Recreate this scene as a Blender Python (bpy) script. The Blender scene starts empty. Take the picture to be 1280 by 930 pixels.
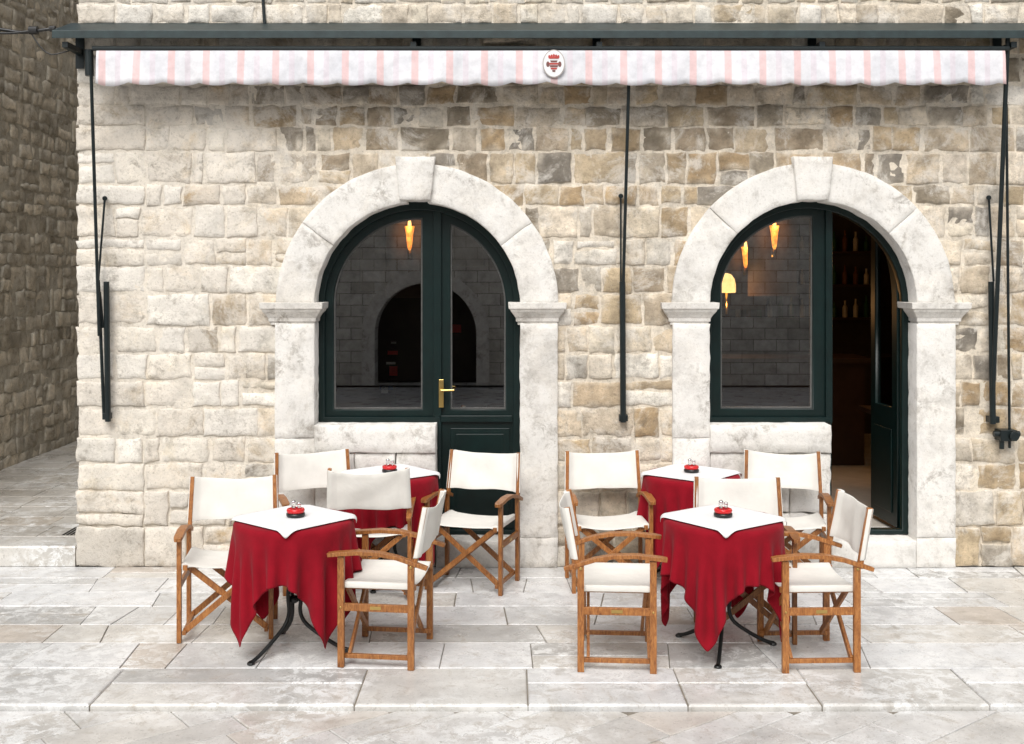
import bpy, bmesh, math, random
import numpy as np
from mathutils import Vector, Matrix, noise
R = math.radians
scene = bpy.context.scene
random.seed(7)
CAMD, CAMZ, F = 8.24, 2.15, 1400.0
def WX(px, Y=0.0): return (px-640)*(CAMD+Y)/F
def WZ(py, Y=0.0): return CAMZ+(343-py)*(CAMD+Y)/F

# ------------------------------------------------------------------ helpers
def link(o, parent=None):
    scene.collection.objects.link(o)
    if parent: o.parent = parent
    return o
def empty(name, loc=(0,0,0), rotz=0):
    e = bpy.data.objects.new(name, None); e.empty_display_size = .2
    e.location = loc; e.rotation_euler = (0,0,rotz); return link(e)
def mesh_obj(name, verts, faces, mat=None, parent=None, cols=None, smooth=False):
    m = bpy.data.meshes.new(name); m.from_pydata([tuple(v) for v in verts], [], faces)
    if cols is not None:
        a = m.color_attributes.new("Col", 'FLOAT_COLOR', 'POINT')
        a.data.foreach_set("color", np.array([(c[0],c[1],c[2],1) for c in cols], dtype=np.float32).ravel())
    else:
        bm = bmesh.new(); bm.from_mesh(m); bmesh.ops.recalc_face_normals(bm, faces=bm.faces); bm.to_mesh(m); bm.free()
    if smooth: m.polygons.foreach_set("use_smooth", [True]*len(m.polygons))
    m.update()
    o = bpy.data.objects.new(name, m)
    if mat: m.materials.append(mat)
    return link(o, parent)
def bev(o, w=.004, seg=2):
    b = o.modifiers.new("b", 'BEVEL'); b.width = w; b.segments = seg; b.limit_method='ANGLE'; b.angle_limit=R(40)
    return o
class MB:
    def __init__(s): s.v=[]; s.f=[]; s.m=[]
    def add(s, vs, fs, mi=0):
        k=len(s.v); s.v += [tuple(v) for v in vs]; s.f += [tuple(i+k for i in f) for f in fs]; s.m += [mi]*len(fs)
    def box(s, a, b, mi=0):
        x0,y0,z0=a; x1,y1,z1=b
        s.add([(x0,y0,z0),(x1,y0,z0),(x1,y1,z0),(x0,y1,z0),(x0,y0,z1),(x1,y0,z1),(x1,y1,z1),(x0,y1,z1)],
              [(0,3,2,1),(4,5,6,7),(0,1,5,4),(1,2,6,5),(2,3,7,6),(3,0,4,7)], mi)
    def beam(s, p, q, w, h, side=(1,0,0), mi=0):
        s.sweep([p,q],w,h,side,mi)
    def sweep(s, pts, w, h, side=(1,0,0), mi=0):
        n=len(pts); P=[Vector(p) for p in pts]; vs=[]; fs=[]
        for i,c in enumerate(P):
            d=(P[min(i+1,n-1)]-P[max(i-1,0)]).normalized(); sd=Vector(side); sd=(sd-d*sd.dot(d)).normalized(); up=d.cross(sd)
            ww = w[i] if isinstance(w,(list,tuple)) else w
            for a,b in ((-1,-1),(1,-1),(1,1),(-1,1)): vs.append(c+sd*a*ww/2+up*b*h/2)
        for i in range(n-1):
            for k in range(4): fs.append((4*i+k,4*i+(k+1)%4,4*i+4+(k+1)%4,4*i+4+k))
        fs.append((3,2,1,0)); fs.append(tuple(4*(n-1)+k for k in range(4)))
        s.add(vs,fs,mi)
    def cyl(s, p, q, r, n=12, mi=0, r2=None):
        p=Vector(p); q=Vector(q); d=(q-p).normalized(); a=d.orthogonal().normalized(); b=d.cross(a); r2=r if r2 is None else r2
        vs=[p+(a*math.cos(2*math.pi*i/n)+b*math.sin(2*math.pi*i/n))*r for i in range(n)]+[q+(a*math.cos(2*math.pi*i/n)+b*math.sin(2*math.pi*i/n))*r2 for i in range(n)]
        fs=[(i,(i+1)%n,n+(i+1)%n,n+i) for i in range(n)]+[tuple(range(n))[::-1],tuple(range(n,2*n))]
        s.add(vs,fs,mi)
    def lathe(s, prof, n=24, c=(0,0,0), mi=0):
        vs=[];fs=[];m=len(prof)
        for r,z in prof:
            for i in range(n): vs.append((c[0]+r*math.cos(2*math.pi*i/n),c[1]+r*math.sin(2*math.pi*i/n),c[2]+z))
        for j in range(m-1):
            for i in range(n): fs.append((j*n+i,j*n+(i+1)%n,(j+1)*n+(i+1)%n,(j+1)*n+i))
        fs.append(tuple(range(n))[::-1]); fs.append(tuple((m-1)*n+i for i in range(n)))
        s.add(vs,fs,mi)
    def mesh(s, name, mats, smooth=False):
        m=bpy.data.meshes.new(name); m.from_pydata(s.v,[],s.f)
        for mm in mats: m.materials.append(mm)
        m.polygons.foreach_set("material_index", s.m)
        bm=bmesh.new(); bm.from_mesh(m); bmesh.ops.recalc_face_normals(bm, faces=bm.faces); bm.to_mesh(m); bm.free()
        if smooth: m.polygons.foreach_set("use_smooth",[True]*len(m.polygons))
        return m
    def obj(s, name, mats, parent=None, smooth=False):
        if not isinstance(mats,list): mats=[mats]
        return link(bpy.data.objects.new(name, s.mesh(name,mats,smooth)), parent)

# ------------------------------------------------------------------ materials
def new_mat(name):
    m=bpy.data.materials.new(name); m.use_nodes=True; nt=m.node_tree; b=nt.nodes['Principled BSDF']
    return m, nt, b
def nd(nt, t, **kw):
    n=nt.nodes.new(t)
    for k,v in kw.items(): setattr(n,k,v)
    return n
def noise_node(nt, scale, detail=6, rough=.6, vec=None, dist=0):
    n=nd(nt,'ShaderNodeTexNoise'); n.inputs['Scale'].default_value=scale; n.inputs['Detail'].default_value=detail
    n.inputs['Roughness'].default_value=rough; n.inputs['Distortion'].default_value=dist
    if vec: nt.links.new(vec,n.inputs['Vector'])
    return n.outputs['Fac']
def ramp(nt, fac, stops):
    r=nd(nt,'ShaderNodeValToRGB'); e=r.color_ramp.elements
    while len(e)<len(stops): e.new(.5)
    for el,(p,c) in zip(e,stops):
        el.position=p; el.color=(c,c,c,1) if not isinstance(c,tuple) else (*c,1)
    nt.links.new(fac,r.inputs[0]); return r.outputs[0]
def mix(nt, a, b, fac, mode='MIX'):
    m=nd(nt,'ShaderNodeMix',data_type='RGBA',blend_type=mode)
    for s,i in ((a,6),(b,7)):
        if isinstance(s,tuple): m.inputs[i].default_value=(*s,1)
        else: nt.links.new(s,m.inputs[i])
    if isinstance(fac,(int,float)): m.inputs[0].default_value=fac
    else: nt.links.new(fac,m.inputs[0])
    return m.outputs[2]
def mul(nt,a,b,op='MULTIPLY'):
    m=nd(nt,'ShaderNodeMath',operation=op)
    for s,i in ((a,0),(b,1)):
        if isinstance(s,(int,float)): m.inputs[i].default_value=s
        else: nt.links.new(s,m.inputs[i])
    return m.outputs[0]
def bump(nt,b,h,strength=.5,dist=.01):
    n=nd(nt,'ShaderNodeBump'); n.inputs['Strength'].default_value=strength; n.inputs['Distance'].default_value=dist
    nt.links.new(h,n.inputs['Height']); nt.links.new(n.outputs[0],b.inputs['Normal'])
def objco(nt): return nd(nt,'ShaderNodeTexCoord').outputs['Object']
def simple(name,col,rough=.5,metal=0,nscale=20,var=.15,bmp=.0,spec=None):
    m,nt,b=new_mat(name); co=objco(nt)
    n=noise_node(nt,nscale,4,.6,co); r=ramp(nt,n,[(.25,1-var),(.75,1+var)])
    nt.links.new(mix(nt,tuple(col),r,1.0,'MULTIPLY'),b.inputs['Base Color'])
    b.inputs['Roughness'].default_value=rough; b.inputs['Metallic'].default_value=metal
    if spec is not None: b.inputs['Specular IOR Level'].default_value=spec
    if bmp: bump(nt,b,n,bmp,.004)
    return m
def stone_mat(name, attr=True, base=(.4,.36,.3), white=(.74,.70,.635), wfac=.6, dirt=.62, rough=.88, dscale=14, wlo=.50, bs=.9, left=False, var=1.0):
    m,nt,b=new_mat(name); co=objco(nt)
    if attr: c=nd(nt,'ShaderNodeAttribute',attribute_name='Col').outputs['Color']
    else: c=mix(nt,base,base,0)
    c=mix(nt,c,ramp(nt,noise_node(nt,8,6,.72,co),[(.32,1-.36*var),(.5,1.0),(.68,1+.28*var)]),1.0,'MULTIPLY')
    wn=noise_node(nt,3.1,6,.76,co,.5)
    if left:
        sp_=nd(nt,'ShaderNodeSeparateXYZ'); nt.links.new(co,sp_.inputs[0])
        g_=nd(nt,'ShaderNodeMapRange'); g_.inputs['From Min'].default_value=-1.2; g_.inputs['From Max'].default_value=-2.5; g_.inputs['To Min'].default_value=0; g_.inputs['To Max'].default_value=.15
        nt.links.new(sp_.outputs[0],g_.inputs[0]); wn=mul(nt,wn,g_.outputs[0],'ADD')
    w=ramp(nt,wn,[(wlo,0.0),(wlo+.12,1.0)]); c=mix(nt,c,white,mul(nt,w,wfac))
    d=ramp(nt,noise_node(nt,dscale,7,.78,co,.4),[(.5,0.0),(.64,1.0)])
    d2=ramp(nt,noise_node(nt,2.6,5,.6,co),[(.42,0.0),(.6,1.0)])
    c=mix(nt,c,(.16,.13,.095),mul(nt,mul(nt,d,d2),dirt))
    fine=noise_node(nt,62,4,.75,co)
    sp=ramp(nt,fine,[(.56,0.0),(.68,1.0)]); c=mix(nt,c,(.18,.145,.10),mul(nt,sp,.45*var))
    nt.links.new(c,b.inputs['Base Color']); b.inputs['Roughness'].default_value=rough; b.inputs['Specular IOR Level'].default_value=.2
    h=mul(nt,noise_node(nt,24,6,.75,co),mul(nt,fine,-.35),'ADD'); bump(nt,b,h,bs,.012)
    return m
M_stone=stone_mat('wall_stone',left=True)
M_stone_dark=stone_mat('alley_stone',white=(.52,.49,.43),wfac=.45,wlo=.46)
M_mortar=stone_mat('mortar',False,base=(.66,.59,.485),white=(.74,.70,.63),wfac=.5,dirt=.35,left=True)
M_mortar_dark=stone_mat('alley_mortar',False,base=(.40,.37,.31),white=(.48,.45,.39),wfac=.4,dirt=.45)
M_trim=stone_mat('trim_limestone',wfac=.7,dirt=.6,dscale=10,white=(.75,.735,.70),bs=.5,wlo=.42,var=.6)
def pave_mat(name):
    m,nt,b=new_mat(name); co=objco(nt)
    c=nd(nt,'ShaderNodeAttribute',attribute_name='Col').outputs['Color']
    c=mix(nt,c,ramp(nt,noise_node(nt,2.5,6,.72,co),[(.3,.74),(.7,1.18)]),1.0,'MULTIPLY')
    st=ramp(nt,noise_node(nt,5,7,.78,co,1.0),[(.53,0.0),(.63,1.0)]); c=mix(nt,c,(.34,.30,.245),mul(nt,st,.52))
    st2=ramp(nt,noise_node(nt,1.1,5,.6,co,.5),[(.44,0.0),(.58,1.0)])
    ch=ramp(nt,noise_node(nt,10,7,.82,co,.6),[(.48,0.0),(.54,1.0)]); c=mix(nt,c,(.76,.765,.755),mul(nt,mul(nt,ch,st2),.85))
    ck=ramp(nt,noise_node(nt,16,6,.85,co,1.5),[(.59,0.0),(.65,1.0)]); c=mix(nt,c,(.20,.185,.16),mul(nt,ck,.5))
    sp=ramp(nt,noise_node(nt,55,3,.8,co),[(.58,0.0),(.68,1.0)]); c=mix(nt,c,(.22,.20,.17),mul(nt,sp,.5))
    nt.links.new(c,b.inputs['Base Color'])
    nt.links.new(ramp(nt,noise_node(nt,4,5,.6,co),[(.3,.18),(.7,.5)]),b.inputs['Roughness'])
    b.inputs['Specular IOR Level'].default_value=.6
    bump(nt,b,mul(nt,noise_node(nt,9,6,.65,co),mul(nt,noise_node(nt,60,3,.7,co),.25),'ADD'),.35,.010)
    return m
M_pave=pave_mat('limestone_paving')
M_joint=simple('paving_joint',(.20,.175,.14),.95,0,30,.3,.4)
M_ground=simple('ground_stone',(.42,.4,.37),.9,0,3,.2,.2)
M_green=simple('green_paint',(.0018,.0105,.0098),.38,0,9,.3,.08,.35)
M_iron=simple('black_iron',(.012,.013,.013),.42,.3,30,.3,.15)
M_rod=simple('dark_rod_paint',(.008,.014,.015),.4,.2,30,.3)
M_cover=simple('awning_cover_paint',(.022,.036,.037),.5,.2,12,.35,.1)
M_brass=simple('brass',(.6,.42,.15),.3,1,30,.1)
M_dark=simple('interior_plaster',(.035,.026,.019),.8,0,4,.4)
M_floor_in=simple('interior_floor',(.55,.51,.45),.3,0,5,.2)
M_darkwood=simple('dark_wood',(.03,.014,.008),.4,0,8,.4)
M_black=simple('black_plastic',(.012,.012,.012),.35,0,30,.2)
M_redpl=simple('red_glaze',(.55,.012,.015),.22,0,30,.1)
M_steel=simple('steel',(.6,.6,.6),.25,1,30,.05)
M_refl_r=simple('red_reflection',(.75,.04,.03),.6); M_refl_w=simple('white_reflection',(.8,.8,.78),.6); M_blue=simple('blue_reflection',(.05,.10,.25),.6)  # flat colours for the reflections painted on the window glass
m,nt,b=new_mat('teak'); co=objco(nt); mp=nd(nt,'ShaderNodeMapping'); mp.inputs['Scale'].default_value=(14,14,3); nt.links.new(co,mp.inputs[0])
rnd=nd(nt,'ShaderNodeObjectInfo').outputs['Random']
c=ramp(nt,noise_node(nt,6,5,.7,mp.outputs[0],1.0),[(.3,(.13,.040,.010)),(.5,(.30,.115,.030)),(.72,(.48,.22,.068))])
c=mix(nt,c,ramp(nt,rnd,[(0,.78),(1,1.15)]),1.0,'MULTIPLY')
nt.links.new(c,b.inputs['Base Color']); b.inputs['Roughness'].default_value=.42; M_wood=m
bump(nt,b,noise_node(nt,20,3,.6,mp.outputs[0]),.1,.003)
def cloth(name,col,var,sheen=.0,rough=.9,fold=.25):
    m,nt,b=new_mat(name); co=objco(nt)
    n=noise_node(nt,5,5,.6,co); c=mix(nt,col,ramp(nt,n,[(.3,1-var),(.7,1+var*.6)]),1.0,'MULTIPLY')
    nt.links.new(c,b.inputs['Base Color']); b.inputs['Roughness'].default_value=rough; b.inputs['Sheen Weight'].default_value=sheen
    b.inputs['Specular IOR Level'].default_value=.15
    h=mul(nt,noise_node(nt,9,4,.5,co,.5),mul(nt,noise_node(nt,350,2,.5,co),.08),'ADD'); bump(nt,b,h,fold,.012)
    return m
M_canvas=cloth('cream_canvas',(.73,.715,.665),.09,fold=.4)
M_white=cloth('white_cloth',(.75,.75,.75),.05)
M_red=cloth('red_cloth',(.25,.004,.013),.18,.04,fold=.3)
m,nt,b=new_mat('awning_fabric'); co=objco(nt); sx=nd(nt,'ShaderNodeSeparateXYZ'); nt.links.new(co,sx.inputs[0])
fr=mul(nt,sx.outputs[0],1/.2465); fr=mul(nt,fr,100.0,'ADD'); fr=mul(nt,fr,1.0,'MODULO')
def band(a,bb,col0,base,fac):
    e=.02; s=ramp(nt,fr,[(a-e,0.0),(a,1.0),(bb,1.0),(bb+e,0.0)]); return mix(nt,base,col0,mul(nt,s,fac))
c=mix(nt,(.72,.715,.735),(.61,.615,.65),ramp(nt,noise_node(nt,3,5,.6,co),[(.4,0.0),(.7,1.0)]))
c=band(.12,.30,(.73,.43,.41),c,.62); c=band(.60,.74,(.64,.55,.60),c,.5)
c=mix(nt,c,ramp(nt,noise_node(nt,14,7,.7,co),[(.35,.84),(.6,1.0)]),1.0,'MULTIPLY')
nt.links.new(c,b.inputs['Base Color']); b.inputs['Roughness'].default_value=.85; M_awn=m
m,nt,b=new_mat('window_glass'); nt.nodes.remove(b); out=nt.nodes['Material Output']
tr=nd(nt,'ShaderNodeBsdfTransparent'); tr.inputs[0].default_value=(.85,.88,.87,1)
gl=nd(nt,'ShaderNodeBsdfGlossy'); gl.inputs['Roughness'].default_value=.01
fre=nd(nt,'ShaderNodeFresnel'); fre.inputs[0].default_value=3.2
mx=nd(nt,'ShaderNodeMixShader'); nt.links.new(fre.outputs[0],mx.inputs[0]); nt.links.new(tr.outputs[0],mx.inputs[1]); nt.links.new(gl.outputs[0],mx.inputs[2]); nt.links.new(mx.outputs[0],out.inputs[0]); M_glass=m
m,nt,b=new_mat('clear_glassware'); b.inputs['Transmission Weight'].default_value=.9; b.inputs['Roughness'].default_value=.05; b.inputs['Base Color'].default_value=(.9,.92,.92,1); M_cglass=m
def emis(name,c0,c1,s):
    m,nt,b=new_mat(name); b.inputs['Base Color'].default_value=(.3,.15,.05,1)
    co=objco(nt); n=noise_node(nt,20,3,.5,co)
    nt.links.new(ramp(nt,n,[(.38,c1),(.6,c0)]),b.inputs['Emission Color']); b.inputs['Emission Strength'].default_value=s; return m
M_lamp=emis('lamp_glow',(1,.38,.05),(.75,.15,.015),2.2); M_lamp2=emis('lamp_globe',(1,.66,.25),(1,.56,.18),2.2)

# ------------------------------------------------------------------ stone block builder
MORT=(.66,.59,.485)
def lerp(a,b,t): return tuple(a[i]+(b[i]-a[i])*t for i in range(3))
class SB:
    def __init__(s): s.v=[]; s.f=[]; s.c=[]
    def block(s, fmap, w, h, yf, yb, col, rnd=.012, amp=.008, step=.035, jit=.006, tone=.0, smear=None):
        sd=random.uniform(0,500)
        def lst(L):
            n=max(2,int(L/step)); e=min(.25,rnd*.8/L); return [0,e]+[e+(1-2*e)*i/n for i in range(1,n)]+[1-e,1]
        U=lst(w); V=lst(h); k=len(s.v); nu=len(U); nv=len(V)
        tilt=random.uniform(-.002,.002)*(amp/.008)
        for j,v in enumerate(V):
            for i,u in enumerate(U):
                x,z=fmap(u,v)
                eb=(i in (0,nu-1)) or (j in (0,nv-1))
                jn=noise.noise(Vector((x*15+sd,z*15,3.1))); jm=noise.noise(Vector((x*15,z*15+sd,7.7)))
                y=yf-amp*(noise.noise(Vector((x*6+sd,z*6,sd)))*.8+.8*noise.noise(Vector((x*23,z*23,sd))))+tilt*(u-.5)*4
                x+=jit*jn*1.8; z+=jit*jm*1.8
                cu=min(u,1-u)*w; cv=min(v,1-v)*h; ce=min(cu,cv)
                if eb: y+=rnd
                elif ce<rnd*1.5: y+=rnd*.15
                s.v.append((x,y,z)); t=1+tone*noise.noise(Vector((x*5,z*5,sd)))
                c=(col[0]*t,col[1]*t,col[2]*t)
                if smear:
                    f=0
                    nn=.5+noise.noise(Vector((x*13,z*13,sd+9)))
                    if eb: f=.55+.4*nn
                    elif ce<rnd*1.5: f=max(0,nn-.35)*.9
                    elif ce<.04: f=max(0,nn-.65)*1.2
                    c=lerp(c,smear,max(0,min(1,f)))
                s.c.append(c)
        for j in range(nv-1):
            for i in range(nu-1):
                a=k+j*nu+i; s.f.append((a,a+1,a+nu+1,a+nu))
        ring=[j0 for j0 in range(nu)]+[j*nu+nu-1 for j in range(1,nv)]+[(nv-1)*nu+i for i in range(nu-2,-1,-1)]+[j*nu for j in range(nv-2,0,-1)]
        kb=len(s.v)
        for r in ring:
            x,y,z=s.v[k+r]; s.v.append((x,yb,z)); s.c.append(smear or col)
        n=len(ring)
        for i in range(n): s.f.append((k+ring[(i+1)%n],k+ring[i],kb+i,kb+(i+1)%n))
    def rect(s,x0,x1,z0,z1,yf,yb,col,q=.007,**kw):
        if kw.get('jit',.006)<=.004: q=0
        c=[random.uniform(-q,q) for _ in range(8)]
        def fm(u,v):
            xa=x0+c[0]+(c[1]-c[0])*v; xb=x1+c[2]+(c[3]-c[2])*v; za=z0+c[4]+(c[5]-c[4])*u; zb=z1+c[6]+(c[7]-c[6])*u
            return xa+(xb-xa)*u, za+(zb-za)*v
        s.block(fm,x1-x0,z1-z0,yf,yb,col,**kw)
    def obj(s,name,mat,parent):
        return mesh_obj(name,s.v,s.f,mat,parent,s.c,smooth=True)

# ------------------------------------------------------------------ house
house=empty('stone_house')
ARCH=[dict(cx=WX(522),cz=WZ(381),ri=.752,ro=1.035,x0=WX(345),x1=WX(697)),
      dict(cx=WX(1015),cz=WZ(380),ri=.757,ro=1.035,x0=WX(840),x1=WX(1192))]
XL,XR=-3.2,6.0
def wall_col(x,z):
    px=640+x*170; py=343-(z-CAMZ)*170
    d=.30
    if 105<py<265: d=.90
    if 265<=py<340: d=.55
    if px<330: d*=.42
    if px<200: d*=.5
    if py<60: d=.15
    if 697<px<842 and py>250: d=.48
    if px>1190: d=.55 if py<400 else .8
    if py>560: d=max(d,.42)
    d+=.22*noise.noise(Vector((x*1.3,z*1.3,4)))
    r=random.random()
    pale=random.choice([(.69,.62,.515),(.65,.57,.46),(.72,.68,.60),(.60,.51,.39),(.68,.64,.57),(.70,.63,.51)])
    dark=random.choice([(.35,.265,.165),(.39,.285,.17),(.25,.21,.155),(.43,.33,.21),(.23,.205,.17),(.47,.375,.25),(.30,.24,.17)])
    return lerp(pale,dark,min(1,max(0,(d-r)*1.9+.38)) )
rows=[0.0]; z=0
hs=[.30,.26]
while z<5.3:
    h=hs.pop(0) if hs else random.choice([.155,.185,.205,.22,.24,.2])
    if 1.2<z<2.6: h=max(h,.2)
    z+=h; rows.append(z)
sb=SB()
for a,bz in zip(rows[:-1],rows[1:]):
    ex=[]
    for A in ARCH:
        if bz<A['cz']+.02: ex.append((A['x0']+.05,A['x1']-.05))
        elif bz<A['cz']+A['ro']-.03:
            dx=math.sqrt((A['ro']-.03)**2-(bz-A['cz'])**2); ex.append((A['cx']-dx+.02,A['cx']+dx-.02))
    segs=[]; x=XL
    for e0,e1 in ex: segs.append((x,e0)); x=e1
    segs.append((x,XR))
    for s0,s1 in segs:
        x=s0; sc=1.15 if (a<2.8 and s0<-3) else .92
        while x<s1-.01:
            w=random.choice([.12,.17,.21,.25,.3,.22,.38])*sc*random.uniform(.88,1.12)
            if s0==XL and x==s0: w=random.choice([.5,.28])
            if s1-(x+w)<.12: w=s1-x
            g=random.uniform(.005,.013); gz=random.uniform(.005,.012)
            off=-.02 if a<.5 else random.uniform(-.008,.004)
            cuts_=[(a,bz)]
            if bz-a>.19 and w>.15 and random.random()<.12: mm=a+(bz-a)*random.uniform(.35,.65); cuts_=[(a,mm),(mm,bz)]
            for c0,c1 in cuts_:
                sb.rect(x+(g if x>XL else 0),x+w-g*.6,c0+gz,c1-gz*.7,-.003+off,.05,wall_col(x+w/2,(a+bz)/2),q=.010,rnd=.010,amp=.009,tone=.4,step=.03,jit=.008,smear=MORT)
            x+=w
sb.obj('wall_stones',M_stone,house)
def arch_pts(cx,cz,r,x0,x1,zb,n=28,y=0):
    a1=math.acos(max(-1,min(1,(x1-cx)/r))); a0=math.acos(max(-1,min(1,(x0-cx)/r)))
    pts=[(x0,zb),(x1,zb)]
    for i in range(n+1):
        t=a1+(a0-a1)*i/n; pts.append((cx+r*math.cos(t),cz+r*math.sin(t)))
    return pts
def plate(name, loops, y0, y1, mat, parent, bevel=0.0):
    c=bpy.data.curves.new(name,'CURVE'); c.dimensions='2D'; c.fill_mode='BOTH'; th=(y1-y0)/2; c.extrude=th-bevel; c.bevel_depth=bevel; c.bevel_resolution=1
    for L in loops:
        s=c.splines.new('POLY'); s.points.add(len(L)-1); s.use_cyclic_u=True
        for p,q in zip(s.points,L): p.co=(q[0],q[1],0,1)
    if bevel: c.offset=-bevel
    o=bpy.data.objects.new(name,c); link(o); o.rotation_euler=(R(90),0,0); o.location=(0,(y0+y1)/2,0)
    c.materials.append(mat)
    bpy.context.view_layer.update()
    me=bpy.data.meshes.new_from_object(o.evaluated_get(bpy.context.evaluated_depsgraph_get()))
    me.transform(o.matrix_world); bpy.data.objects.remove(o)
    return link(bpy.data.objects.new(name,me),parent)
holes=[]
for A in ARCH: holes.append(arch_pts(A['cx'],A['cz'],A['ri']+.08,A['cx']-A['ri']-.08,A['cx']+A['ri']+.08,.012))
plate('wall_mortar',[[(XL+.012,0.002),(XR,0.002),(XR,7.5),(XL+.012,7.5)]]+holes,.0035,.42,M_mortar,house)
mb=MB(); mb.box((XL+.012,.42,0),(XL+.4,9,7.5)); mb.box((XR-.4,.42,0),(XR,9,7.5)); mb.box((XL+.4,8.6,0),(XR-.4,9,7.5)); mb.obj('side_walls',M_mortar,house)
mb=MB(); mb.box((XL-.1,-.15,7.504),(XR+.1,9.1,7.7)); mb.obj('roof',M_mortar,house)
sb=SB()
for a,bz in zip(rows[:-1],rows[1:]):
    y=0.03
    while y<8.5:
        w=random.uniform(.25,.5); sb.rect(-y-w+.01,-y-.01,a+.008,bz-.008,-.01,.04,wall_col(-3,(a+bz)/2),step=.08,amp=.008); y+=w
o=sb.obj('side_stones',M_stone,house); o.rotation_euler=(0,0,R(-90)); o.location=(XL+.012,0,0)
# trims
tc=lambda: lerp((.69,.665,.62),(.61,.58,.53),random.random()**1.3)
sb=SB()
for ai,A in enumerate(ARCH):
    cx,cz,ri,ro=A['cx'],A['cz'],A['ri'],A['ro']
    edges=[0,.62,1.47] if ai==0 else [0,.75,1.47]
    allseg=[(edges[i],edges[i+1]) for i in range(len(edges)-1)]
    allseg+= [(math.pi-b,math.pi-a) for a,b in allseg]
    for t0,t1 in allseg:
        g=.0008
        def fm(u,v,t0=t0+g,t1=t1-g):
            t=t1+(t0-t1)*u; r=ri+(ro-ri)*v; zz=cz+r*math.sin(t)
            return cx+r*math.cos(t)+.006*noise.noise(Vector((t*9,v*2,ai))), zz+.006*noise.noise(Vector((t*9,v*2,ai+5)))
        sb.block(fm,(t1-t0)*.9,ro-ri,-.045,.34,tc(),rnd=.005,amp=.007,jit=.0,step=.035,tone=.18)
    kx=WX((520,1013)[ai]); zt=WZ(197); zbk=WZ(251)
    sb.block(lambda u,v: (kx+(u-.5)*(.225+.065*v), zbk+(zt-zbk)*v),.26,.31,-.085,.34,(.66,.63,.58),rnd=.007,amp=.006,jit=.003,tone=.2)
    xi0,xi1=cx-ri,cx+ri
    for (a,b) in ((A['x0'],xi0),(xi1,A['x1'])):
        zs=[0,.95,WZ(404)] if a<xi0 else [0,.22,WZ(404)]
        for z0,z1 in zip(zs[:-1],zs[1:]):
            sb.rect(a,b,z0+.001,z1-.001,-.042,.34,tc(),rnd=.005,amp=.009,jit=.0035,step=.04,tone=.2)
    kw=(WX(545) if ai==0 else WX(1037)); zs=WZ(531)
    sb.rect(xi0-.0,kw,zs-.20,zs,-.052,.36,(.67,.645,.60),rnd=.008,amp=.005,jit=.003,step=.05,tone=.2)
    n=3
    for i in range(n):
        for r0,r1 in ((0,.40),(.40,zs-.20)):
            x0=xi0+(kw-xi0)*i/n; x1=xi0+(kw-xi0)*(i+1)/n
            sb.rect(x0+.003,x1-.003,r0+.003,r1-.004,-.03,.36,tc(),rnd=.008,amp=.006,tone=.3)
    sb.rect(kw+.003,xi1-.003,.0,.20,-.05,.42,(.62,.60,.56),rnd=.01,amp=.005,jit=.003)
o=sb.obj('arch_surrounds',M_trim,house)
mb=MB()
for ai,A in enumerate(ARCH):
    for (a,b) in (((328,405),(636,707)),((826,896),(1135,1208)))[ai]:
        x0,x1=WX(a)+.03,WX(b)-.03
        zt=WZ(378); zb=WZ(406)
        H=zt-zb; vs=[];fs=[]
        offs=[0,0,.012,.014,.03,.05,.055,.066,.07]; zz=[0,.02,.025,.05,.075,.1,.115,.12,H]
        for of,zz_ in zip(offs,zz):
            of-=.035
            vs+=[(x0-of,-.062-of,zb+zz_),(x1+of,-.062-of,zb+zz_),(x1+of,.33,zb+zz_),(x0-of,.33,zb+zz_)]
        n=len(offs)
        for j in range(n-1):
            for i in range(4): fs.append((4*j+i,4*j+(i+1)%4,4*j+4+(i+1)%4,4*j+4+i))
        fs+=[(3,2,1,0),tuple(4*(n-1)+i for i in range(4))]
        mb.add(vs,fs)
M_trim2=stone_mat('impost_limestone',False,base=(.64,.615,.57),white=(.75,.735,.70),wfac=.5,dirt=.75,dscale=10,bs=.5,var=.7)
bev(mb.obj('imposts',M_trim2,house),.004)

# ---- joinery
YF=.17
def fx(p): return WX(p,YF)
def fz(p): return WZ(p,YF)
def sash(name,A,x0,x1,zb,hx0,hx1,hzb,rin,y0=YF,y1=YF+.06):
    cx,cz,r=A['cx'],A['cz'],A['ri']+.005
    outer=arch_pts(cx,cz,r,max(x0,cx-r),min(x1,cx+r),zb)
    hole=arch_pts(cx,cz,rin,max(hx0,cx-rin),min(hx1,cx+rin),hzb)
    o=plate(name+'_frame',[outer,hole],y0,y1,M_green,house,.006)
    hole2=arch_pts(cx,cz,rin-.012,max(hx0+.012,cx-rin+.012),min(hx1-.012,cx+rin-.012),hzb+.012)
    hb=arch_pts(cx,cz,rin+.006,max(hx0-.006,cx-rin-.006),min(hx1+.006,cx+rin+.006),hzb-.006)
    plate(name+'_bead',[hb,hole2],y0+.018,y0+.05,M_beadm,house,.003)
    g=plate(name+'_glass',[hb],y0+.034,y0+.0342,M_glass,house)
    me=g.data; bm=bmesh.new(); bm.from_mesh(me)
    ymin=min(v.co.y for v in bm.verts); dl=[v for v in bm.verts if v.co.y>ymin+1e-5]; bmesh.ops.delete(bm,geom=dl,context='VERTS'); bm.to_mesh(me); bm.free()
M_beadm=simple('grey_bead',(.07,.07,.066),.5,0,30,.3)
A0,A1=ARCH
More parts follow.
